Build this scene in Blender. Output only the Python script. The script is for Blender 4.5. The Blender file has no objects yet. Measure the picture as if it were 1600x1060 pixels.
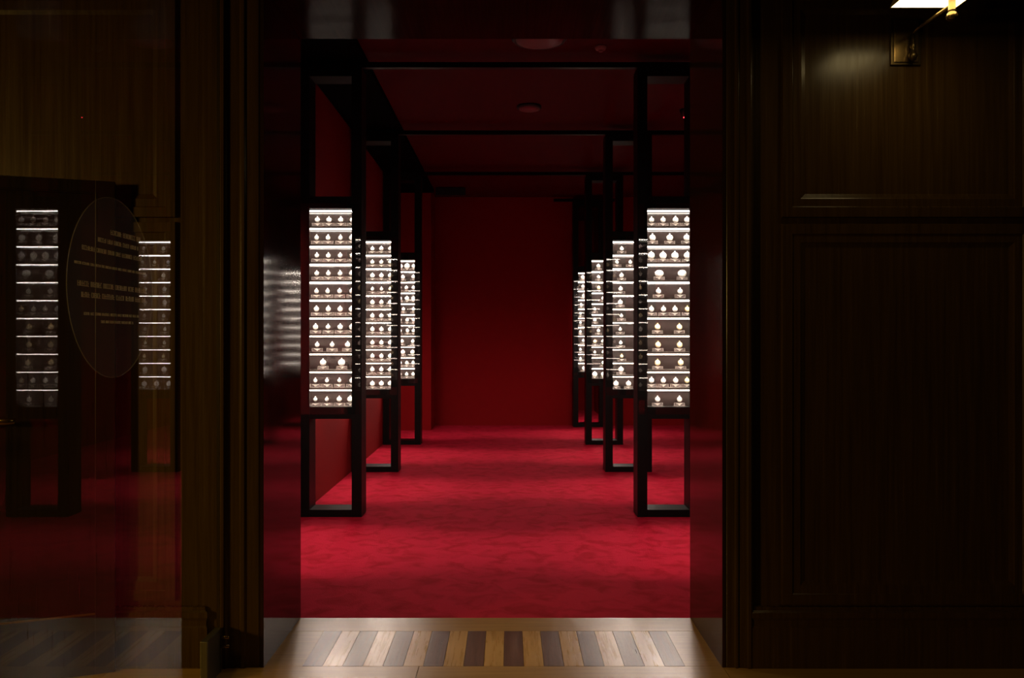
import bpy, bmesh, math, random
from mathutils import Vector, Matrix
random.seed(7)
S = 0.0055            # metres per unit; one unit is one photo pixel at the first pair of cases
F = 1300.0            # focal length in pixels of the 1600 px frame
EYE = 282.5 * S       # camera height
FLOOR = -282.5
sc = bpy.context.scene
COL = sc.collection
PI = math.pi

def P(x, y, z):       # units -> metres (x right of the vanishing line, y depth, z relative to the eye)
    return (x * S, y * S, EYE + z * S)

# ------------------------------------------------------------------ materials
def newmat(name):
    m = bpy.data.materials.new(name); m.use_nodes = True
    nt = m.node_tree; nt.nodes.clear()
    out = nt.nodes.new('ShaderNodeOutputMaterial')
    return m, nt, out

def principled(name, color, rough=0.5, metal=0.0, spec=0.5, coat=0.0, coat_rough=0.1):
    m, nt, out = newmat(name)
    b = nt.nodes.new('ShaderNodeBsdfPrincipled')
    b.inputs['Base Color'].default_value = (*color, 1)
    b.inputs['Roughness'].default_value = rough
    b.inputs['Metallic'].default_value = metal
    b.inputs['Specular IOR Level'].default_value = spec
    b.inputs['Coat Weight'].default_value = coat
    b.inputs['Coat Roughness'].default_value = max(coat_rough, 0.22)
    nt.links.new(b.outputs[0], out.inputs[0])
    return m, nt, b

def grain(name, c1, c2, scale=(30, 30, 1.2), rough=0.3, bump=0.05, coat=0.0, spec=0.5, rvar=0.1, mid=0.5):
    m, nt, b = principled(name, c1, rough, 0, spec, coat)
    L = nt.links.new
    tc = nt.nodes.new('ShaderNodeTexCoord'); mp = nt.nodes.new('ShaderNodeMapping')
    mp.inputs['Scale'].default_value = scale
    n = nt.nodes.new('ShaderNodeTexNoise'); n.inputs['Scale'].default_value = 1.0
    n.inputs['Detail'].default_value = 8; n.inputs['Roughness'].default_value = 0.65
    r = nt.nodes.new('ShaderNodeValToRGB')
    r.color_ramp.elements[0].position = mid - 0.2; r.color_ramp.elements[0].color = (*c1, 1)
    r.color_ramp.elements[1].position = mid + 0.2; r.color_ramp.elements[1].color = (*c2, 1)
    mr = nt.nodes.new('ShaderNodeMapRange')
    mr.inputs['To Min'].default_value = max(0.02, rough - rvar); mr.inputs['To Max'].default_value = rough + rvar
    bp = nt.nodes.new('ShaderNodeBump'); bp.inputs['Strength'].default_value = bump; bp.inputs['Distance'].default_value = 0.01
    L(tc.outputs['Object'], mp.inputs['Vector']); L(mp.outputs[0], n.inputs['Vector'])
    L(n.outputs['Fac'], r.inputs[0]); L(r.outputs[0], b.inputs['Base Color'])
    L(n.outputs['Fac'], mr.inputs['Value']); L(mr.outputs[0], b.inputs['Roughness'])
    L(n.outputs['Fac'], bp.inputs['Height']); L(bp.outputs[0], b.inputs['Normal'])
    return m

def emission(name, color, strength):
    m, nt, out = newmat(name)
    e = nt.nodes.new('ShaderNodeEmission'); e.inputs[0].default_value = (*color, 1); e.inputs[1].default_value = strength
    nt.links.new(e.outputs[0], out.inputs[0])
    return m

def pane_glass(name, gain=2.0, tint=(1, 1, 1), rough=0.0):
    """A flat pane: clear through, Schlick reflection of both of its surfaces on the face turned to the ray."""
    m, nt, out = newmat(name); L = nt.links.new
    def math_(op, a=None, b=None):
        n = nt.nodes.new('ShaderNodeMath'); n.operation = op
        for i, v in enumerate((a, b)):
            if v is None: continue
            if isinstance(v, (int, float)): n.inputs[i].default_value = v
            else: L(v, n.inputs[i])
        return n.outputs[0]
    g = nt.nodes.new('ShaderNodeNewGeometry')
    dot = nt.nodes.new('ShaderNodeVectorMath'); dot.operation = 'DOT_PRODUCT'
    L(g.outputs['Normal'], dot.inputs[0]); L(g.outputs['Incoming'], dot.inputs[1])
    a = math_('ABSOLUTE', dot.outputs['Value'])
    f = math_('POWER', math_('SUBTRACT', 1.0, a), 5.0)
    f = math_('ADD', math_('MULTIPLY', f, 0.96), 0.04)
    f = math_('MINIMUM', math_('MULTIPLY', f, gain), 1.0)
    f = math_('MULTIPLY', f, math_('SUBTRACT', 1.0, g.outputs['Backfacing']))
    t = nt.nodes.new('ShaderNodeBsdfTransparent'); t.inputs[0].default_value = (*tint, 1)
    gl = nt.nodes.new('ShaderNodeBsdfGlossy'); gl.inputs['Roughness'].default_value = rough
    mx = nt.nodes.new('ShaderNodeMixShader')
    L(f, mx.inputs[0]); L(t.outputs[0], mx.inputs[1]); L(gl.outputs[0], mx.inputs[2]); L(mx.outputs[0], out.inputs[0])
    return m

def veil(name, color, amount, rough=0.5):
    """A thin frosted film: mostly clear, a little diffuse."""
    m, nt, out = newmat(name); L = nt.links.new
    t = nt.nodes.new('ShaderNodeBsdfTransparent')
    b = nt.nodes.new('ShaderNodeBsdfPrincipled'); b.inputs['Base Color'].default_value = (*color, 1)
    b.inputs['Roughness'].default_value = rough
    mx = nt.nodes.new('ShaderNodeMixShader'); mx.inputs[0].default_value = amount
    L(t.outputs[0], mx.inputs[1]); L(b.outputs[0], mx.inputs[2]); L(mx.outputs[0], out.inputs[0])
    return m

def carpet_mat():
    m, nt, b = principled('red carpet', (0.4, 0.006, 0.022), 0.95, 0, 0.1)
    L = nt.links.new
    tc = nt.nodes.new('ShaderNodeTexCoord')
    n1 = nt.nodes.new('ShaderNodeTexNoise'); n1.inputs['Scale'].default_value = 6.5; n1.inputs['Detail'].default_value = 7
    n1.inputs['Distortion'].default_value = 0.8
    n2 = nt.nodes.new('ShaderNodeTexNoise'); n2.inputs['Scale'].default_value = 160; n2.inputs['Detail'].default_value = 2
    r = nt.nodes.new('ShaderNodeValToRGB')
    r.color_ramp.elements[0].position = 0.33; r.color_ramp.elements[0].color = (0.37, 0.005, 0.018, 1)
    r.color_ramp.elements[1].position = 0.55; r.color_ramp.elements[1].color = (0.52, 0.010, 0.038, 1)
    bp = nt.nodes.new('ShaderNodeBump'); bp.inputs['Strength'].default_value = 0.6; bp.inputs['Distance'].default_value = 0.004
    L(tc.outputs['Object'], n1.inputs['Vector']); L(tc.outputs['Object'], n2.inputs['Vector'])
    L(n1.outputs['Fac'], r.inputs[0]); L(r.outputs[0], b.inputs['Base Color'])
    L(n2.outputs['Fac'], bp.inputs['Height']); L(bp.outputs[0], b.inputs['Normal'])
    return m

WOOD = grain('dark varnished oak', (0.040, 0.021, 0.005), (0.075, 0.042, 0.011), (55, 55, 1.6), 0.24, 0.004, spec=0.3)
JAMB = grain('dark lacquered jamb', (0.020, 0.009, 0.005), (0.035, 0.016, 0.009), (70, 70, 1.4), 0.08, 0.001, spec=0.32, rvar=0.012)
LINTEL = grain('satin lacquered lintel', (0.020, 0.009, 0.005), (0.035, 0.016, 0.009), (70, 1.4, 70), 0.11, 0.001, spec=0.006, rvar=0.02)
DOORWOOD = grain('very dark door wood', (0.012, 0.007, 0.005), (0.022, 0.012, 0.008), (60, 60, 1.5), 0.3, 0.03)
PALE = grain('pale oak floor', (0.36, 0.20, 0.055), (0.50, 0.30, 0.09), (2.0, 45, 45), 0.30, 0.03, coat=0.3, rvar=0.06)
PALEX = grain('pale oak strip', (0.48, 0.27, 0.07), (0.62, 0.37, 0.11), (45, 2.0, 45), 0.28, 0.03, coat=0.35, spec=0.7, rvar=0.06)
DARKX = grain('dark walnut strip', (0.085, 0.032, 0.013), (0.18, 0.072, 0.030), (60, 3.0, 45), 0.32, 0.12, coat=0.3, spec=0.6, rvar=0.12)
CARPET = carpet_mat()
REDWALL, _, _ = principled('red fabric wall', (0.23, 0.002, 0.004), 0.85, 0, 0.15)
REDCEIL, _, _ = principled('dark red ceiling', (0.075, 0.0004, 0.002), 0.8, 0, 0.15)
BLACK, _, _ = principled('black painted steel', (0.0034, 0.003, 0.0027), 0.45, 0, 0.16)
BACKING, _, _ = principled('dark grey lacquered backing', (0.019, 0.0145, 0.0135), 0.08, 0, 0.5)
SHELF, _, _ = principled('frosted shelf', (0.10, 0.078, 0.066), 0.4)
LED = emission('led light', (1.0, 0.83, 0.70), 12.0)
LEDDOWN = emission('led light downward', (1.0, 0.83, 0.70), 150.0)
GLASS = pane_glass('display glass', 2.8)
DOORGLASS = pane_glass('glass door', 1.1, (0.97, 0.985, 0.97))
SILVER, _, _ = principled('silver watch case', (0.82, 0.78, 0.72), 0.30, 0.75)
GOLD, _, _ = principled('gold watch case', (0.80, 0.60, 0.28), 0.28, 0.8)
ENAMEL, _, _ = principled('white enamel dial', (0.86, 0.83, 0.77), 0.35)
CREAM, _, _ = principled('cream dial', (0.82, 0.72, 0.48), 0.35)
INK, _, _ = principled('black ink', (0.02, 0.018, 0.016), 0.5)
STANDM, _, _ = principled('dark watch stand', (0.025, 0.02, 0.02), 0.35)
ACRYL = veil('clear acrylic card', (0.75, 0.68, 0.64), 0.16, 0.12)
ACRYL_EDGE, _, _ = principled('bright acrylic edge', (0.42, 0.34, 0.30), 0.25)
PRINT, _, _ = principled('pale printed caption', (0.70, 0.60, 0.54), 0.6)
BRASS, _, _ = principled('aged brass', (0.30, 0.20, 0.085), 0.22, 0.9)
DARKBRASS, _, _ = principled('dark bronze', (0.10, 0.07, 0.03), 0.3, 0.8)
STEEL, _, _ = principled('brushed metal', (0.20, 0.19, 0.13), 0.38, 0.8)
SHADE = emission('lit lamp diffuser', (1.0, 0.76, 0.34), 6.0)
SHADEOUT, _, _ = principled('lamp shade', (0.55, 0.48, 0.35), 0.7)
BULB, _, _ = principled('frosted diffuser', (0.16, 0.025, 0.04), 0.5)
MATTBLACK, _, _ = principled('matt black fascia', (0.002, 0.002, 0.002), 0.8, 0, 0.02)
DARKPLASTIC, _, _ = principled('black plastic', (0.01, 0.01, 0.012), 0.45)
GREYPL, _, _ = principled('pale plastic', (0.28, 0.2, 0.2), 0.5)
REDLED = emission('red indicator', (1.0, 0.03, 0.04), 9.0)
FILM = veil('tinted round film', (0.22, 0.18, 0.08), 0.07, 0.5)
FILMEDGE = veil('film edge', (0.85, 0.8, 0.65), 0.14, 0.15)
LETTER = veil('pale lettering', (0.75, 0.70, 0.55), 0.45, 0.6)
HALLCEIL, _, _ = principled('hall ceiling', (0.10, 0.06, 0.03), 0.8)

# ------------------------------------------------------------------ mesh helpers
class MB:
    def __init__(self): self.v = []; self.f = []; self.m = []; self.sm = []
    def add(self, vs, fs, mi=0, smooth=False):
        o = len(self.v); self.v += [tuple(p) for p in vs]
        for f in fs:
            self.f.append(tuple(i + o for i in f)); self.m.append(mi); self.sm.append(smooth)
        return self
    def box(self, x0, x1, y0, y1, z0, z1, mi=0):
        vs = [(x0,y0,z0),(x1,y0,z0),(x1,y1,z0),(x0,y1,z0),(x0,y0,z1),(x1,y0,z1),(x1,y1,z1),(x0,y1,z1)]
        return self.add(vs, [(3,2,1,0),(4,5,6,7),(0,1,5,4),(1,2,6,5),(2,3,7,6),(3,0,4,7)], mi)
    def prism(self, poly, z0, z1, mi=0):
        n = len(poly)
        a = sum(poly[i][0]*poly[(i+1)%n][1]-poly[(i+1)%n][0]*poly[i][1] for i in range(n))
        if a < 0: poly = poly[::-1]
        vs = [(x,y,z0) for x,y in poly] + [(x,y,z1) for x,y in poly]
        fs = [tuple(range(n-1,-1,-1)), tuple(range(n,2*n))] + [(i,(i+1)%n,n+(i+1)%n,n+i) for i in range(n)]
        return self.add(vs, fs, mi)
    def lathe(self, prof, axis='z', c=(0,0,0), n=24, mi=0, sx=1.0, sz=1.0, smooth=True):
        """prof: (radius, along) pairs; axis 'z' (up), 'y' (along -y is front), 'x'"""
        rings = []; vs = []
        for r, t in prof:
            if r < 1e-9: rings.append([len(vs)]); vs.append((0.0, 0.0, t)); continue
            rings.append(list(range(len(vs), len(vs)+n)))
            vs += [(r*math.cos(2*PI*k/n), r*math.sin(2*PI*k/n), t) for k in range(n)]
        fs = []
        for a, b in zip(rings, rings[1:]):
            for k in range(n):
                if len(a) == 1 and len(b) == 1: continue
                if len(a) == 1: fs.append((a[0], b[(k+1)%n], b[k]))
                elif len(b) == 1: fs.append((a[k], a[(k+1)%n], b[0]))
                else: fs.append((a[k], a[(k+1)%n], b[(k+1)%n], b[k]))
        if len(rings[0]) > 1: fs.append(tuple(reversed(rings[0])))
        if len(rings[-1]) > 1: fs.append(tuple(rings[-1]))
        T = {'z': lambda p: (p[0], p[1], p[2]), 'y': lambda p: (p[0]*sx, -p[2], p[1]*sz), 'x': lambda p: (p[2], p[0], p[1])}[axis]
        vs = [tuple(q + w for q, w in zip(T(p), c)) for p in vs]
        return self.add(vs, fs, mi, smooth)
    def tube(self, pts, r, n=10, mi=0, closed=False):
        pts = [Vector(p) for p in pts]; vs = []; m = len(pts)
        rs = r if isinstance(r, (list, tuple)) else [r]*m
        for i, p in enumerate(pts):
            a = pts[(i-1) % m] if (closed or i > 0) else p
            b = pts[(i+1) % m] if (closed or i < m-1) else p
            t = (b - a).normalized()
            u = t.cross(Vector((0,0,1)))
            if u.length < 1e-3: u = t.cross(Vector((0,1,0)))
            u.normalize(); w = t.cross(u)
            vs += [tuple(p + (u*math.cos(2*PI*k/n) + w*math.sin(2*PI*k/n))*rs[i]) for k in range(n)]
        fs = []
        for i in range(m if closed else m-1):
            j = (i+1) % m
            fs += [(i*n+k, i*n+(k+1)%n, j*n+(k+1)%n, j*n+k) for k in range(n)]
        if not closed: fs += [tuple(range(n-1,-1,-1)), tuple(range((m-1)*n, m*n))]
        return self.add(vs, fs, mi, True)
    def mesh(self, name, mats):
        me = bpy.data.meshes.new(name)
        me.from_pydata([(x*S, y*S, z*S) for x,y,z in self.v], [], self.f)
        for m in mats: me.materials.append(m)
        me.polygons.foreach_set('material_index', self.m)
        me.polygons.foreach_set('use_smooth', self.sm)
        bm = bmesh.new(); bm.from_mesh(me)
        bmesh.ops.recalc_face_normals(bm, faces=bm.faces); bm.to_mesh(me); bm.free()
        me.update(); return me
    def build(self, name, mats, parent=None, loc=(0,0,0), bevel=0.0):
        if not isinstance(mats, (list, tuple)): mats = [mats]
        o = bpy.data.objects.new(name, self.mesh(name, mats)); COL.objects.link(o)
        if parent is not None: o.parent = parent
        o.location = loc
        if bevel:
            b = o.modifiers.new('edge', 'BEVEL'); b.width = bevel*S; b.segments = 2; b.limit_method = 'ANGLE'
        return o

def tag(o, label=None, cat=None, group=None, kind=None):
    if label: o['label'] = label
    if cat: o['category'] = cat
    if group: o['group'] = group
    if kind: o['kind'] = kind
    return o
def thing(name, label, cat, loc, group=None, rz=0.0):
    o = bpy.data.objects.new(name, None); COL.objects.link(o); o.location = loc; o.rotation_euler = (0,0,rz)
    o.empty_display_size = 0.05
    return tag(o, label, cat, group)
def struct(o, label, cat): return tag(o, label, cat, None, 'structure')
ORI = (0, 0, EYE)     # world-space meshes are written in units about the eye

# ------------------------------------------------------------------ depth table
D0, D1, D2, D3, D4 = 0.668*F, 1.0*F, 1.332*F, 1.668*F, 1.992*F
DW, DI, DB = 0.548*F, 0.642*F, 2.03*F      # hall face of the wall, room face, back wall
XL, XR = -329.0, 600.0
CEIL = 442.0; JL, JR, LINT = -209.0, 182.0, 299.0

# ------------------------------------------------------------------ the room
struct(MB().box(XL-20, XR+20, DI, 2.46*F, FLOOR-8, FLOOR).build('floor_carpet', CARPET, loc=ORI), 'red carpet filling the floor of the exhibition room', 'carpet')
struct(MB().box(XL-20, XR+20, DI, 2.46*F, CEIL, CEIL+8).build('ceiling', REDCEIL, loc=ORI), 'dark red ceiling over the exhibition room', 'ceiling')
struct(MB().box(XL-20, XL, DI, 1.925*F, FLOOR, CEIL).build('wall_left', REDWALL, loc=ORI), 'red wall behind the left row of cases', 'wall')
struct(MB().box(XR, XR+20, DI, DB, FLOOR, CEIL).build('wall_right', REDWALL, loc=ORI), 'red wall far to the right behind the cases', 'wall')
struct(MB().box(XL-20, -234, 1.925*F, DB+20, FLOOR, CEIL).build('wall_pillar', REDWALL, loc=ORI), 'bright red wall face beside the farthest left case', 'wall')
w = MB(); w.box(-234, 205, DB, DB+20, FLOOR, CEIL); w.box(325, XR, DB, DB+20, FLOOR, CEIL)
w.box(185, 205, DB+20, 2.44*F, FLOOR, CEIL); w.box(325, 345, DB+20, 2.44*F, FLOOR, CEIL); w.box(185, 345, 2.44*F, 2.46*F, FLOOR, CEIL)
struct(w.build('wall_back', REDWALL, loc=ORI), 'dark red back wall closing the corridor', 'wall')

def two_sided_wall(name, x0, x1, z0, z1, label):
    w = MB(); w.box(x0, x1, DW, DI-14, z0, z1, 0); w.box(x0, x1, DI-14, DI, z0, z1, 1)
    return struct(w.build(name, [WOOD, REDWALL], loc=ORI), label, 'wall')
two_sided_wall('wall_front_left', -720, JL-3, FLOOR, CEIL, 'brown wood panelled wall left of the doorway')
two_sided_wall('wall_front_right', JR+3, 720, FLOOR, CEIL, 'dark wood panelled wall right of the doorway')
two_sided_wall('wall_front_top', JL-3, JR+3, LINT+3, CEIL, 'wood wall over the doorway')
# lacquered linings of the deep doorway
struct(MB().box(JL-3, JL, DW-3, DI+1, FLOOR, LINT).build('trim_1', JAMB, loc=ORI), 'glossy left jamb of the doorway mirroring the lit cases', 'jamb')
struct(MB().box(JR, JR+3, DW-3, DI+1, FLOOR, LINT).build('trim_2', JAMB, loc=ORI), 'glossy right jamb of the doorway', 'jamb')
struct(MB().box(JL-3, JR+3, DW-3, DI+1, LINT, LINT+3).build('trim_3', LINTEL, loc=ORI), 'glossy underside of the doorway lintel', 'lintel')

def casing(name, x0, x1, label, flip):
    """vertical architrave with reeded steps, profile swept along z"""
    t = [(0,0),(0,5),(0.10,6.5),(0.2,6.5),(0.24,5),(0.52,4.2),(0.56,5.4),(0.64,5.4),(0.68,3.6),(0.96,3.2),(1,2.2),(1,0)]
    poly = []
    for u, h in t:
        x = x0 + (x1-x0)*u if not flip else x1 - (x1-x0)*u
        poly.append((x, DW - h))
    return struct(MB().prism(poly, FLOOR, LINT+3+abs(x1-x0)).build(name, WOOD, loc=ORI, bevel=0.3), label, 'door casing')
casing('trim_4', -248, JL-3, 'dark moulded casing left of the doorway', False)
casing('trim_5', JR+3, 208, 'dark moulded casing right of the doorway', True)
struct(MB().box(JL-3, JR+3, DW-4, DW, LINT+3, LINT+42).build('trim_6', WOOD, loc=ORI, bevel=0.4), 'dark casing over the doorway', 'door casing')

def panel(name, x0, x1, z0, z1, label, h=3.2):
    """raised wooden frame stepping down to a recessed field"""
    rings = [(0,0),(0.6,h),(8.8,h),(9.6,h-1.0),(16.0,h-1.0),(17.0,h-1.6),(20.5,-0.0+0.4)]
    m = MB(); vs = []; fs = []
    for ins, hh in rings:
        vs += [(x0+ins, DW-hh, z0+ins),(x1-ins, DW-hh, z0+ins),(x1-ins, DW-hh, z1-ins),(x0+ins, DW-hh, z1-ins)]
    for k in range(len(rings)-1):
        for i in range(4):
            fs.append((k*4+i, k*4+(i+1)%4, (k+1)*4+(i+1)%4, (k+1)*4+i))
    b = (len(rings)-1)*4; fs.append((b,b+1,b+2,b+3)); fs.append((3,2,1,0))
    m.add(vs, fs)
    return struct(m.build(name, WOOD, loc=ORI), label, 'wall panel')
panel('trim_7', -498, -284, 101.5, 296, 'upper wood panel on the left wall, lit warm brown')
panel('trim_8', -498, -284, -226, 98, 'lower wood panel on the left wall behind the glass door')
panel('trim_9', 233, 448, 101.5, 296, 'upper wood panel under the wall lamp')
panel('trim_10', 233, 448, -229, 96.5, 'lower wood panel on the right wall, almost black')
panel('trim_11', 452, 666, 101.5, 296, 'upper wood panel at the far right edge')
panel('trim_12', 452, 666, -229, 96.5, 'lower wood panel at the far right edge')

def skirting(name, x0, x1, label, end_left, end_right):
    def prof(y): return y
    pr = [(0, -230.5), (3.0, -231.0), (3.4, -233.5), (6.0, -235.0), (6.2, -239.0), (4.6, -241.5), (4.6, -246.5), (5.6, -248.0), (5.6, FLOOR), (0, FLOOR)]
    n = len(pr); vs = []
    for side in (0, 1):
        for h, z in pr:
            x = (x0 + (4 - min(h, 4) if end_left else 0)) if side == 0 else (x1 - (6 - h if end_right else 0))
            vs.append((x, DW-h, z))
    fs = [(i, (i+1)%n, n+(i+1)%n, n+i) for i in range(n)] + [tuple(range(n-1,-1,-1)), tuple(range(n, 2*n))]
    return struct(MB().add(vs, fs).build(name, WOOD, loc=ORI), label, 'baseboard')
skirting('baseboard_left', -720, -256, 'moulded wood baseboard under the left panels', False, True)
skirting('baseboard_right', 206, 720, 'moulded dark baseboard under the right panels', True, False)

# hall floor: planks along the wall, then the striped threshold between the jambs
fl = MB(); y = 40.0; rnd = random.Random(3)
rows = []
while y < DW - 1:
    y1 = min(y + 34, DW)
    x = -760.0 + rnd.uniform(0, 220)
    xs = [-760.0]
    while x < 760: xs.append(x); x += 260
    xs.append(760.0)
    for a, b in zip(xs, xs[1:]):
        if b - a > 1: fl.box(a+0.25, b-0.25, y+0.25, y1-0.25, FLOOR-6, FLOOR)
    y = y1
struct(fl.build('floor', PALE, loc=ORI), 'yellow oak plank floor of the hall in front of the doorway', 'floor')
th = MB()
th.box(JL, JR, 0.6135*F, DI, FLOOR-6, FLOOR, 0)
th.box(JL, -177, DW, 0.6135*F-0.3, FLOOR-6, FLOOR, 0); th.box(151, JR, DW, 0.6135*F-0.3, FLOOR-6, FLOOR, 0)
for k in range(19):
    a = -177 + 328/19*k
    th.box(a+0.15, a+328/19-0.15, DW+0.3, 0.6135*F-0.3, FLOOR-6, FLOOR, 1 if k % 2 == 0 else 2)
struct(th.build('floor_threshold', [PALE, DARKX, PALEX], loc=ORI), 'striped dark and pale parquet strip across the doorway', 'threshold')

# ------------------------------------------------------------------ overhead black steelwork
for k, (d, txt) in enumerate(((D1, 'black steel beam across the ceiling over the front pair of cases'),
                              (D2, 'black steel beam across the ceiling over the second pair of cases'),
                              (D3, 'black steel beam across the ceiling over the third pair of cases'))):
    b = MB().box(XL+1, XR-1, d+1, d+11, 421, 429.5).build('ceiling_beam', BLACK, loc=ORI, bevel=0.4)
    tag(b, txt, 'beam', 'steel beams under the ceiling')
b = MB().box(140, 330, D4+1, D4+11, 421, 429.5).build('ceiling_beam', BLACK, loc=ORI, bevel=0.4)
tag(b, 'short black steel beam beside the top of the fourth right case', 'beam', 'steel beams under the ceiling')
bx = MB().box(XL+1, -225, DI+8, 1.92*F, 431, CEIL-0.5).build('ceiling_fascia', MATTBLACK, loc=ORI, bevel=0.4)
tag(bx, 'long black boxed fascia running along the ceiling over the left cases', 'fascia')
sp = thing('ceiling_speaker', 'black box fixed under the ceiling near the left end of the back wall', 'speaker', P(-172, 1.90*F, CEIL))
MB().box(-44, 44, -12, 12, -24, -3).build('body', DARKPLASTIC, sp, bevel=0.8)
MB().box(-30, -26, -3, 3, -4, 0).build('bracket', DARKPLASTIC, sp); MB().box(26, 30, -3, 3, -4, 0).build('bracket', DARKPLASTIC, sp)
def ceiling_disc(x, d, r, label):
    t = thing('ceiling_light', label, 'ceiling light', P(x, d, CEIL), 'unlit ceiling lights')
    MB().lathe([(r*1.08, 0), (r*1.08, -2.5), (r*0.98, -6), (r*0.93, -6.0), (r*0.92, -3.5), (0, -3.5)], 'z', n=40).build('rim', DARKPLASTIC, t)
    MB().lathe([(r*0.92, -3.6), (r*0.90, -6.2), (r*0.6, -8.6), (0, -9.4)], 'z', n=40).build('diffuser', BULB, t)
ceiling_disc(39, 1.228*F, 22, 'unlit round ceiling light seen between the first and second beams')
ceiling_disc(45, 0.945*F, 38, 'unlit round ceiling light half hidden by the doorway lintel')
t = thing('smoke_detector', 'small pale smoke detector on the ceiling before the first beam', 'smoke detector', P(140, 0.975*F, CEIL))
MB().lathe([(9, 0), (9, -2), (7.5, -5), (5, -6), (0, -6)], 'z', n=28).build('body', GREYPL, t)
MB().lathe([(3.5, -6), (3, -8), (0, -8.3)], 'z', n=20).build('sensor', GREYPL, t)
t = thing('motion_sensor', 'small ceiling sensor with a red indicator light above the right cases', 'sensor', P(340, 1.245*F, CEIL))
MB().lathe([(8, 0), (8, -3), (6, -8), (3, -17), (0, -17.5)], 'z', n=24).build('body', DARKPLASTIC, t)
MB().lathe([(0, 1.3), (1.2, 0.7), (1.2, 0)], 'y', c=(0, -4.0, -19.0+2), n=12).build('indicator', REDLED, t)

# ------------------------------------------------------------------ display cases
TW, TD, POST = 97.0, 41.0, 15.5
LEDZ = [197.3 - 28.2*k for k in range(11)]
CASE_TOP, CASE_BOT = 200.0, -110.0
CASE_NAMES = {}
SHARED = {}
def shared(key, fn):
    if key not in SHARED: SHARED[key] = fn()
    return SHARED[key]
def link(name, me, parent, loc=(0,0,0), bevel=0.0):
    o = bpy.data.objects.new(name, me); COL.objects.link(o); o.parent = parent; o.location = loc
    if bevel:
        b = o.modifiers.new('edge', 'BEVEL'); b.width = bevel*S; b.segments = 2; b.limit_method = 'ANGLE'
    return o
Zc = -FLOOR           # local z of the eye level above the base
def box_mesh(key, mats, *a):
    return shared(key, lambda: MB().box(*a).mesh(key, mats if isinstance(mats, list) else [mats]))

def led_mesh(w, y0, y1):
    m = MB().box(-w, w, y0, y1, -0.75, 1.0); m.m = [1, 2, 0, 2, 0, 2]
    return m.mesh('led_strip', [LED, LEDDOWN, SHELF])
def post_mesh(sx, h):
    m = MB(); top = Zc + 421
    x0, x1 = sorted((sx*h, sx*(h-POST))); e0, e1 = sorted((sx*h, sx*(h-5)))
    m.box(x0, x1, 0, TD, 0, Zc-129); m.box(x0, x1, 0, TD, Zc+219, top)
    m.box(x0, x1, 0, 2.5, Zc-129, Zc+219); m.box(x0, x1, TD-2.5, TD, Zc-129, Zc+219); m.box(e0, e1, 2.5, TD-2.5, Zc-129, Zc+219)
    return m.mesh('post', [BLACK])
def tower(xc, d, label, aisle):
    """aisle: +1 if the corridor lies on the +x side of the case"""
    t = thing('display_case', label, 'display case', P(xc, d, FLOOR), 'tall glass watch cases in two rows')
    h = TW/2; top = Zc + 421
    for sx in (-1, 1):
        link('post', shared('post%d' % sx, lambda: post_mesh(sx, h)), t)
    link('bottom_rail', box_mesh('bottom_rail', BLACK, -h+POST, h-POST, 0, TD, 0, Zc-271), t, bevel=0.35)
    link('top_rail', box_mesh('top_rail', BLACK, -h+POST, h-POST, 0, TD, Zc+407, top), t, bevel=0.35)
    link('case_base', box_mesh('case_base', BLACK, -h+POST, h-POST, 0.3, TD-0.3, Zc-129, Zc+CASE_BOT), t, bevel=0.35)
    cap = link('case_cap', box_mesh('case_cap', BLACK, -h+POST, h-POST, 0.3, TD-0.3, Zc+CASE_TOP, Zc+219), t, bevel=0.35)
    link('backing', box_mesh('backing', BACKING, -h+5.2, h-5.2, TD/2-0.6, TD/2+0.6, Zc+CASE_BOT, Zc+CASE_TOP), t)
    gp = box_mesh('glass_pane', GLASS, -h+2, h-2, -0.9, -0.1, Zc+CASE_BOT-12, Zc+CASE_TOP+8)
    link('glass_pane', gp, t); link('glass_pane', gp, t, (0, (TD+1.0)*S, 0))
    iw = h - 5.3
    for k, z in enumerate(LEDZ):
        zz = (Zc + z)
        for side in (0, 1):
            ys = (6.8, 19.8) if side == 0 else (TD-19.8, TD-6.8)
            yl = (7.0, 9.4) if side == 0 else (TD-9.4, TD-7.0)
            if k == 0: par = cap
            else:
                me = box_mesh('shelf%d' % side, SHELF, -iw, iw, ys[0], ys[1], 1.05, 4.4)
                par = link('shelf', me, t, (0, 0, zz*S))
            lm = shared('led%d' % side, lambda: led_mesh(iw-0.3, *yl))
            o = link('led_strip', lm, par, (0, 0, zz*S if k == 0 else 0))
    return t

XCL, XCR = -278.5, 249.5
tower(XCL, D0, 'black watch case hidden just inside the left jamb', 1)
tower(XCR, D0, 'black watch case hidden just inside the right jamb', -1)
tower(XCL, D1, 'black framed lit watch case nearest on the left', 1)
tower(XCL, D2, 'second black framed lit watch case in the left row', 1)
tower(XCL, D3, 'third and farthest lit watch case in the left row', 1)
tower(XCR, D1, 'black framed lit watch case nearest on the right', -1)
tower(XCR, D2, 'second black framed lit watch case in the right row', -1)
tower(XCR, D3, 'third lit watch case in the right row', -1)
tower(XCR, D4, 'fourth and farthest lit watch case in the right row', -1)

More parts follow.
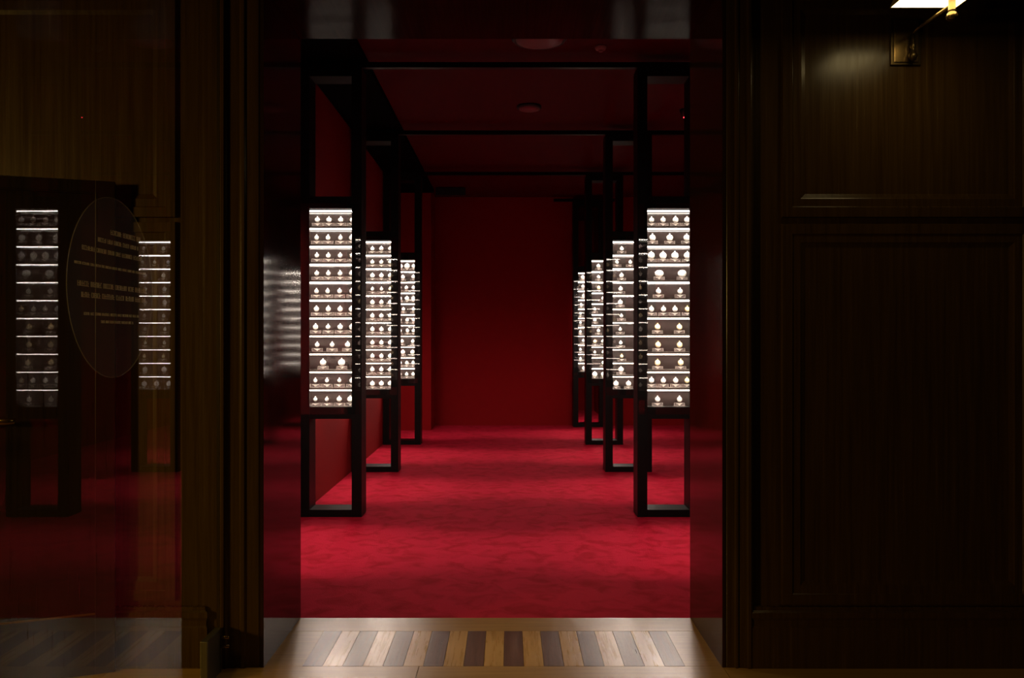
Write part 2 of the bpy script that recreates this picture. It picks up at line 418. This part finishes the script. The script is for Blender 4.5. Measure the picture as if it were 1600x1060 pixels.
# ------------------------------------------------------------------ watches and captions
def watch_parts(R, kind):
    """local origin at the foot of the stand; the dial looks towards -y; centre 10.5 units up"""
    metal = GOLD if kind == 'gold' else SILVER
    dialm = CREAM if kind == 'gold' else ENAMEL
    ox = 1.25 if kind == 'oval' else 1.0
    c = (0, 0, 10.5)
    key = '%s%.1f' % (kind, R)
    def case():
        m = MB(); m.lathe([(0, -0.9), (R*0.7, -0.85), (R*0.95, -0.3), (R, 0.2), (R*0.97, 0.8), (R*0.86, 1.05), (R*0.82, 0.8), (0, 0.75)], 'y', c, 28, sx=ox)
        return m.mesh('case', [metal])
    def dial():
        m = MB(); m.lathe([(R*0.83, 0.76), (R*0.80, 0.95), (R*0.4, 1.08), (0, 1.12)], 'y', c, 28, sx=ox)
        for k in range(12):
            a = k*PI/6
            m.box(math.sin(a)*R*0.68*ox-0.13, math.sin(a)*R*0.68*ox+0.13, -1.13, -0.9, 10.5+math.cos(a)*R*0.68-0.22, 10.5+math.cos(a)*R*0.68+0.22, 1)
        m.box(-0.10, 0.10, -1.22, -1.08, 10.4, 10.5+R*0.55, 1); m.box(-0.1, R*0.42, -1.22, -1.08, 10.4, 10.6, 1)
        return m.mesh('dial', [dialm, INK])
    def bow():
        m = MB()
        z0 = 10.5 + R
        m.lathe([(0.62, z0-0.35), (0.62, z0+0.3), (0.8, z0+0.35), (0.8, z0+0.9), (0.5, z0+1.0), (0, z0+1.0)], 'z', (0,0,0), 14)
        m.tube([(0.85*math.sin(a), 0, z0+0.95+0.7*math.cos(a)) for a in [2*PI*i/14 for i in range(14)]], 0.27, 7, closed=True)
        return m.mesh('bow', [metal])
    def stand():
        m = MB(); m.box(-2.1, 2.1, -1.2, 3.2, 0, 0.6)
        m.add([(-0.7,2.6,0.5),(0.7,2.6,0.5),(0.7,3.2,0.5),(-0.7,3.2,0.5),(-0.7,0.8,10.6),(0.7,0.8,10.6),(0.7,1.4,10.6),(-0.7,1.4,10.6)],
              [(3,2,1,0),(4,5,6,7),(0,1,5,4),(1,2,6,5),(2,3,7,6),(3,0,4,7)])
        return m.mesh('stand', [STANDM])
    return [('case', shared('case'+key, case)), ('dial', shared('dial'+key, dial))] + \
           ([] if kind == 'oval' else [('bow', shared('bow'+key, bow))]) + [('stand', shared('stand', stand))]

def watch_single(R, kind):
    """the same watch as one mesh for the far cases"""
    def make():
        bm = bmesh.new(); mats = []
        for nm, me in watch_parts(R, kind):
            off = []
            for mt in me.materials:
                if mt.name not in [q.name for q in mats]: mats.append(mt)
                off.append([q.name for q in mats].index(mt.name))
            n0 = len(bm.faces); bm.from_mesh(me); bm.faces.ensure_lookup_table()
            for f in list(bm.faces)[n0:]: f.material_index = off[f.material_index] if f.material_index < len(off) else 0
        me = bpy.data.meshes.new('pocket_watch'); bm.to_mesh(me); bm.free()
        for mt in mats: me.materials.append(mt)
        return me
    return shared('single%s%.1f' % (kind, R), make)

def card_mesh(w):
    def make():
        m = MB(); h = 5.2
        m.box(-w/2, w/2, -0.25, 0.25, 0, h, 0)
        for a, b in ((-w/2, -w/2+0.35), (w/2-0.35, w/2)): m.box(a, b, -0.4, 0.4, 0, h, 1)
        m.box(-w/2+0.35, w/2-0.35, -0.4, 0.4, 0, 0.3, 1); m.box(-w/2+0.35, w/2-0.35, -0.35, 0.35, h-0.25, h, 1)
        for z, l in ((4.0, 9.4), (3.1, 5.8), (2.3, 3.4), (1.5, 1.8)): m.box(-l/2, l/2, -0.45, -0.2, z-0.3, z+0.3, 2)
        return m.mesh('caption_card', [ACRYL, ACRYL_EDGE, PRINT])
    return shared('card%.1f' % w, make)

ORD = ['first', 'second', 'third', 'fourth']
ROWN = ['top', 'second', 'third', 'fourth', 'fifth', 'sixth', 'seventh', 'eighth', 'ninth', 'tenth', 'bottom']
LOOK = {'round': 'round silver white', 'drop': 'white', 'gold': 'gold rimmed', 'oval': 'large oval white', 'big': 'large white'}
def row_floor(k):     # z of the surface that row k stands on
    return (LEDZ[k+1] + 4.4) if k < 10 else CASE_BOT
YW, YC = 14.5, 10.2   # depth of watches and of caption cards behind the front of the case
def put_watch(d, x, k, R, kind, label, group, detailed, back=False):
    y = d + (YW if not back else TD - YW)
    z = row_floor(k); kk = 'drop' if kind in ('round', 'big') else kind
    R = round(R*2)/2
    z += 0.05
    if detailed:
        t = thing('pocket_watch', label, 'pocket watch', P(x, y, z), group, PI if back else 0)
        for nm, me in watch_parts(R, kk): link(nm, me, t)
    else:
        t = bpy.data.objects.new('pocket_watch', watch_single(R, kk)); COL.objects.link(t)
        t.location = P(x, y, z); t.rotation_euler = (0, 0, PI if back else 0)
        tag(t, label, 'pocket watch', group)
    return t
def put_card(d, x, k, w, label, group):
    t = bpy.data.objects.new('caption_card', card_mesh(w)); COL.objects.link(t)
    t.location = P(x, d + YC, row_floor(k)+0.12); t.rotation_euler = (-0.12, 0, 0)
    tag(t, label, 'caption card', group)

def fill(d, rows, case, detailed, cards=True, wcard=17.0):
    dd = (d + YW)/F
    for k, row in enumerate(rows):
        for i, (px, R, kind) in enumerate(row):
            x = (px - 795)*dd
            n = len(row)
            pos = '' if n == 1 else ORD[i] + ' along '
            put_watch(d, x, k, R*dd, kind, '%s watch, %son the %s shelf of %s' % (LOOK[kind], pos, ROWN[k], case), 'pocket watches in ' + case, detailed)
            if cards:
                put_card(d, (px-795)*(d+YC)/F, k, wcard, 'clear caption card below the %swatch on the %s shelf of %s' % ('' if n == 1 else ORD[i] + ' ', ROWN[k], case), 'caption cards in ' + case)

r, g, o, b, q = 'round', 'gold', 'oval', 'big', 'drop'
RIGHT1 = [
 [(1018,4.1,q),(1036,4.1,q),(1055.5,4.6,q),(1073.6,4.6,q)],
 [(1019.5,5,b),(1046.5,5,b),(1073,5,b)],
 [(1017.5,5.5,b),(1036,5.5,b),(1054.6,5.5,b),(1074,5.5,b)],
 [(1030,5.6,o),(1065.8,5.6,o)],
 [(1028.8,4.1,q),(1062.7,4.1,q)],
 [(1018,4.1,q),(1036.6,4.1,q),(1054.6,4.1,q),(1074,4.2,g)],
 [(1027.4,4.6,g),(1061.5,4.6,g)],
 [(1028.2,4.6,g),(1061.9,4.6,g)],
 [(1027.4,4.5,g),(1063.6,4.5,g)],
 [(1018,4.0,q),(1036.4,4,q),(1055.7,4.1,q),(1073.4,4.1,g)],
 [(1027.4,4.0,q),(1061.7,4.0,q)]]
LEFT1 = [
 [(496,4.1,r),(514,4.1,r),(532.5,4.1,r),(550.5,4.1,r)],
 [(494.8,3.6,q),(512.6,3.6,q),(532,3.6,q),(549.5,3.8,q)],
 [(495,3.6,q),(513,3.6,q),(531.6,3.6,q),(550,3.6,q)],
 [(495,3.6,q),(513,3.6,q),(531.3,3.6,q),(549,3.6,q)],
 [(494.5,3.5,q),(512,3.7,q),(530.6,3.6,q),(549.5,3.6,q)],
 [(494.5,3.9,q),(513,3.9,q),(531.6,3.9,q),(549,3.9,q)],
 [(493.1,3.8,q),(512.5,3.6,q),(531.5,4.0,q),(549.5,4.0,q)],
 [(495.7,3.6,q),(518.9,3.6,q),(543.2,3.8,q)],
 [(504.7,5.0,b),(533.9,5.2,b)],
 [(492.8,3.2,q),(510.9,3.2,q),(530.3,3.2,q),(549.4,3.4,q)],
 [(492.8,3.2,q),(510.8,3.2,q),(530.0,4.0,q),(547.2,4.4,q)]]
LEFT2 = []
for k in range(11):
    R = [2.9, 3.0, 3.2, 2.6, 3.3, 3.4, 3.4, 3.5, 3.3, 3.3, 3.6][k]
    kd = [q, r, r, q, q, q, b, q, q, q, q][k]
    LEFT2.append([(567.6, R, kd), (581.9, R, kd), (595.9, R*(1.1 if k in (0, 2) else 1), kd), (609.6, R, kd if k != 3 else g)])
LEFT3 = [[(626.5,3.0,q),(636,4.2,b),(646.2,3,q)], [(629.5,3,r),(645.8,3,q)], [(624.5,3,q),(635,2.8,q),(646,2.8,q)], [(625,3,q),(636,3.2,q),(646,3.2,q)],
 [(630.4,2.6,q),(646,2.6,q)], [(625,2.6,q),(636,2.6,q),(646,2.6,q)], [(625,2.6,q),(636.6,2.7,q),(646,2.6,q)], [(628.5,2.7,q),(645,2.7,q)],
 [(629.6,3.2,b),(644.5,3.2,b)], [(625,2.6,q),(635.6,2.6,q),(645.4,2.6,q)], [(625,2.6,q),(635.4,2.6,q),(645.4,2.6,q)]]
RIGHT2 = [[(971.4,2.8,q),(1002,2.8,q)], [(963.9,2.7,q),(985,2.7,q),(1004,2.7,q)], [(971.2,3.2,r),(1000,3.2,r)], [(969.7,3.2,q),(1000,3.2,q)],
 [(969.3,3.8,b),(1000,3.8,b)], [(970.9,2.6,q),(1001,2.6,q)], [(969,2.6,q),(1000,2.6,q)], [(969.8,2.6,q),(1000,2.6,q)],
 [(971.4,2.6,g),(1001,2.6,g)], [(970.2,4.2,b),(1000,4.2,b)], [(962.5,4,b),(982,4,b),(1001,4,b)]]
RIGHT3 = [[(935,3,b),(955,3,b)], [(935.3,2.8,q),(953,2.8,q)], [(935.5,2.8,g),(954,2.8,g)], [(942.3,2.6,q)], [(929.3,2.5,q),(950,2.5,q)], [(929.4,2.6,q),(950,2.6,q)],
 [(935,2.5,q),(954,2.5,q)], [(929.6,2.8,g),(942,2.6,q)], [(929.4,2.1,q),(942,2.2,q)], [(942.2,2.4,q)], [(929.3,3.8,b),(942.7,3.6,b)]]
RIGHT4 = [[(910.7,3.2,b)], [(911,2.8,b)], [(911.6,2.2,q)], [(908,2.2,q)], [(907,2.0,q)], [(907,1.9,q)], [(906.9,2.1,q)], [(911.4,2.3,q)], [(907,2.1,q)], [(907,2.1,q)], [(911.8,2.6,b)]]
C_L1, C_L2, C_L3 = 'the nearest left case', 'the second left case', 'the third left case'
C_R1, C_R2, C_R3, C_R4 = 'the nearest right case', 'the second right case', 'the third right case', 'the fourth right case'
fill(D1, LEFT1, C_L1, True); fill(D1, RIGHT1, C_R1, True)
fill(D2, LEFT2, C_L2, False, True, 17.0); fill(D2, RIGHT2, C_R2, False, True, 18.0)
fill(D3, LEFT3, C_L3, False, True, 15.0); fill(D3, RIGHT3, C_R3, False, True, 17.0); fill(D4, RIGHT4, C_R4, False, True, 17.0)
# the rear sides, seen as dim reflections in the glass of the case behind
for d, xs, case in ((D0, (XCR+20,), 'the case inside the right jamb'), (D1, (XCR+4, XCR+22), C_R1), (D2, (XCR+4, XCR+22), C_R2), (D3, (XCR+4, XCR+20), C_R3),
                    (D0, (XCL-26,), 'the case inside the left jamb'), (D1, (XCL-22,), C_L1), (D2, (XCL-18,), C_L2)):
    for k in range(11):
        x = xs[k % len(xs)]
        put_watch(d, x, k, random.choice((3.5, 4, 4, 4.5)), g if random.random() < 0.4 else q,
                  'watch on the rear %s shelf of %s' % (ROWN[k], case), 'pocket watches on the rear of ' + case, False, True)

# ------------------------------------------------------------------ glass door at right angles to the wall
XG = -245.0
dg = bpy.data.objects.new('door_1', None); COL.objects.link(dg); dg.location = P(XG, 0.54*F, FLOOR)
struct(dg, 'clear frameless glass door standing open at the left of the doorway', 'glass door')
MB().box(-1, 1, -360, -0.3, 2.2, 580).build('pane', DOORGLASS, dg)
pf = MB().box(-3.0, 3.0, -34, 0, 0.5, 37).build('patch_fitting', STEEL, dg, bevel=0.5)
tag(pf, 'metal shoe at the foot of the glass')
for z in (29.5, 22.0): MB().lathe([(1.5, 0), (1.5, 7.0), (0, 7.2)], 'x', (3.0, -3.0, z), 14).build('hinge_pin', BRASS, pf)
MB().box(-1.2, 1.2, -0.8, 0.2, 37, 580).build('edge_strip', DARKBRASS, dg)
# round film with illegible lettering, on the corridor side of the pane
yc, zc, RR = 0.3953*F - 0.54*F, 282.5 + 30, 55.0
dec = MB().lathe([(RR, 0), (RR, 0.06), (0, 0.06)], 'x', (1.04, yc, zc), 72, smooth=False).build('round_film', FILM, dg)
ring = MB()
n = 96; vs = []; fs = []
for k in range(n):
    a = 2*PI*k/n
    for rr, xx in ((RR, 1.0), (RR+0.45, 1.0), (RR+0.45, 1.3), (RR, 1.3)): vs.append((xx, yc+rr*math.cos(a), zc+rr*math.sin(a)))
for k in range(n):
    j = (k+1) % n
    for i in range(4): fs.append((k*4+i, k*4+(i+1)%4, j*4+(i+1)%4, j*4+i))
ring.add(vs, fs).build('film_edge', FILMEDGE, dec)
let = MB(); rl = random.Random(11)
def glyphs(z, y0, y1, h):
    y = y0
    while y < y1:
        wl = rl.randint(4, 9)
        for i in range(wl):
            if y > y1: break
            cw = h*rl.uniform(0.35, 0.6); st = h*0.16
            let.box(1.12, 1.2, y, y+st, z, z+h)
            k = rl.random()
            if k < 0.35: let.box(1.12, 1.2, y+cw-st, y+cw, z, z+h)
            if k < 0.7: let.box(1.12, 1.2, y, y+cw, z+h-st, z+h)
            if k > 0.3: let.box(1.12, 1.2, y, y+cw, z, z+st)
            if k > 0.55: let.box(1.12, 1.2, y, y+cw, z+h*0.45, z+h*0.45+st)
            y += cw + h*0.18
        y += h*0.6
def glass_line(pxa, ya, pxb, h):       # a line of lettering that starts at a given photo point
    da = -XG/(795-pxa); db = -XG/(795-pxb)
    glyphs(Zc + (526-ya)*da - h/2, da*F-0.54*F, db*F-0.54*F, h)
glass_line(170, 363, 215, 3.0); glass_line(150, 374, 212, 2.6); glass_line(125, 386, 218, 2.6)
glass_line(113, 409, 226, 1.5); glass_line(118, 442, 226, 3.0); glass_line(124, 460, 224, 3.0)
glass_line(128, 490, 214, 1.6); glass_line(155, 503, 205, 1.6)
let.build('lettering', LETTER, dec)

# ------------------------------------------------------------------ dark wooden door leaf folded back against the left wall
ang = math.atan(0.37)
dl = bpy.data.objects.new('door_2', None); COL.objects.link(dl)
dl.location = P(-330.5, 0.541*F - 5, FLOOR); dl.rotation_euler = (0, 0, ang)
struct(dl, 'tall dark wooden door leaf folded back against the left wall', 'door')
WD, HT, TH = 195.0, 412.5, 7.0
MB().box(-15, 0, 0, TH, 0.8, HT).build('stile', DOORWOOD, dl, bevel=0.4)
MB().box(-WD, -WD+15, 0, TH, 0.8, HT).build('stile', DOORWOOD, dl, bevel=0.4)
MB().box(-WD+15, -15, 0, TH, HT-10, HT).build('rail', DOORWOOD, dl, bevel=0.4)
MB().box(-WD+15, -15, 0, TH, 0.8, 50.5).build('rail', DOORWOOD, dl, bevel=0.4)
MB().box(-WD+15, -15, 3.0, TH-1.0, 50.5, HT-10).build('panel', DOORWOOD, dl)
bead = MB().box(-WD+15, -15, -0.6, 3.0, 50.5, 52.2).build('lit_edge_bead', BRASS, dl)  # brass colour stands in for light on the bottom rail's upper edge
tag(bead, 'thin brass strip drawn as the lit upper edge of the bottom rail')
MB().box(-WD+15, -15, 0.8, 3.0, HT-11.2, HT-10).build('top_bead', DOORWOOD, dl)
hd = MB(); hd.lathe([(5, 0), (5, 1.2), (1.8, 1.6), (1.8, 7.5), (0, 7.6)], 'y', (-92, 0, Zc-68.5), 22)
hd.tube([(-92, -6.5, Zc-68.5), (-84, -7.2, Zc-68.3), (-72, -7.2, Zc-68.2)], [1.9, 2.4, 2.7], 12)
hl = hd.build('handle', BRASS, dl); tag(hl, 'brass lever handle')

# ------------------------------------------------------------------ wall lamp
lp = thing('wall_lamp', 'brass swing arm wall lamp with a square lit shade on the right panel', 'wall lamp', P(339, DW-0.5, 235))
LZ = lambda py, d: (526-py)*d/F - 235.0          # local z of a photo row at a depth
MB().box(-13, 13, -2.0, 0, -3.5, 37).build('backplate', DARKBRASS, lp, bevel=0.8)
MB().box(-10.5, 10.5, -3.0, -1.8, -1.2, 34.5).build('plate_face', BRASS, lp, bevel=0.5)
bk = MB(); bk.lathe([(0, -2), (2.0, -1), (3.4, 2), (3.4, 4), (2.0, 6.5), (1.5, 9), (2.4, 10.5), (1.9, 13), (1.4, 16), (1.8, 22), (0, 23)], 'z', (3.5, -7.0, 0), 18)
bk.tube([(3.5, -2, 6), (3.5, -7, 6)], 1.1, 10)
bk.build('pivot', DARKBRASS, lp)
ax = (1487-795)*0.487 - 339; az = LZ(10, 0.487*F)
ay = 0.487*F - DW
MB().tube([(3.5, -7, 21), (ax*0.35, ay*0.3, 20.0), (ax, ay, az+1)], [1.1, 1.2, 1.5], 12).build('arm', BRASS, lp)
MB().lathe([(0, az-11.2), (2.2, az-11.0), (3.4, az-10.0), (4.2, az-8.6), (4.3, az-7.4), (3.6, az-5.6), (2.7, az-4.9), (2.9, az-4.0), (3.3, az-3.4), (2.7, az-2.6), (2.7, az+6), (0, az+6)], 'z', (ax, ay, 0), 20).build('finial', BRASS, lp)
# square tapered shade, its lower rim seen from below
cx, cy, hw, hs = ax - 9.0, ay + 0.0, 26.5, 26.5
zb = LZ(13, (DW+ay+hs)); sh = MB()
def ringq(h_, z): return [(cx-h_, cy-h_, z),(cx+h_, cy-h_, z),(cx+h_, cy+h_, z),(cx-h_, cy+h_, z)]
vs = ringq(hw, zb) + ringq(hw*0.55, zb+32) + ringq(hw*0.55-0.8, zb+32) + ringq(hw-0.8, zb)
fs = []
for k in range(4):
    for i in range(4): fs.append((k*4+i, k*4+(i+1)%4, ((k+1)%4)*4+(i+1)%4, ((k+1)%4)*4+i))
sh.add(vs, fs).build('lamp_shade', SHADEOUT, lp)
df = MB().box(cx-hw+1.0, cx+hw-1.0, cy-hw+1.0, cy+hw-1.0, zb+0.2, zb+0.9).build('diffuser', SHADE, lp)
tag(df, 'glowing underside of the shade')

# hall shell behind the camera, unseen: a dark ceiling so the hall is a room
struct(MB().box(-760, 760, -500, DW, CEIL, CEIL+6).build('ceiling_hall', HALLCEIL, loc=ORI), 'dark ceiling of the hall above the doorway wall', 'ceiling')

# ------------------------------------------------------------------ added unseen warm spots for the hall side
def spot(loc, target, power, color, angle, blend=0.9, size=0.1):
    l = bpy.data.lights.new('added_hall_spot', 'SPOT'); l.energy = power; l.color = color
    l.spot_size = math.radians(angle); l.spot_blend = blend; l.shadow_soft_size = size
    o = bpy.data.objects.new('added_hall_spot', l); COL.objects.link(o); o.location = loc
    o.rotation_euler = (Vector(target) - Vector(loc)).to_track_quat('-Z', 'Y').to_euler()
    return o
spot((-7.4, -1.6, 2.2), (-1.7, 3.9, 0.9), 720, (1.0, 0.60, 0.13), 46, 1.0, 0.4)  # added to light the left wall
spot((-2.5, 2.3, 3.9), (-2.0, 3.75, 0.0), 60, (1.0, 0.64, 0.10), 46, 1.0, 0.3)  # added to light the floor at the left
spot((0.0, 2.4, 3.9), (0.0, 4.15, 0.0), 90, (1.0, 0.66, 0.30), 38, 1.0, 0.2)  # added to brighten the threshold

# ------------------------------------------------------------------ world, camera, view
wd = bpy.data.worlds.new('world'); sc.world = wd; wd.use_nodes = True
wd.node_tree.nodes['Background'].inputs[0].default_value = (0.9, 0.6, 0.4, 1)
wd.node_tree.nodes['Background'].inputs[1].default_value = 0.0005
cam = bpy.data.cameras.new('camera'); co = bpy.data.objects.new('camera', cam); COL.objects.link(co)
co.location = (0, 0, EYE); co.rotation_euler = (PI/2, 0, 0)
cam.sensor_width = 36; cam.sensor_fit = 'HORIZONTAL'; cam.lens = 36*F/1600
cam.shift_x = 5/1600; cam.shift_y = -4/1600; cam.clip_start = 0.02; cam.clip_end = 100
sc.camera = co
vs_ = sc.view_settings; sc.display_settings.display_device = 'sRGB'
vs_.view_transform = 'Standard'; vs_.look = 'None'; vs_.exposure = 0.0; vs_.gamma = 1.0; vs_.use_curve_mapping = False
sc.cycles.max_bounces = 10; sc.cycles.transparent_max_bounces = 24
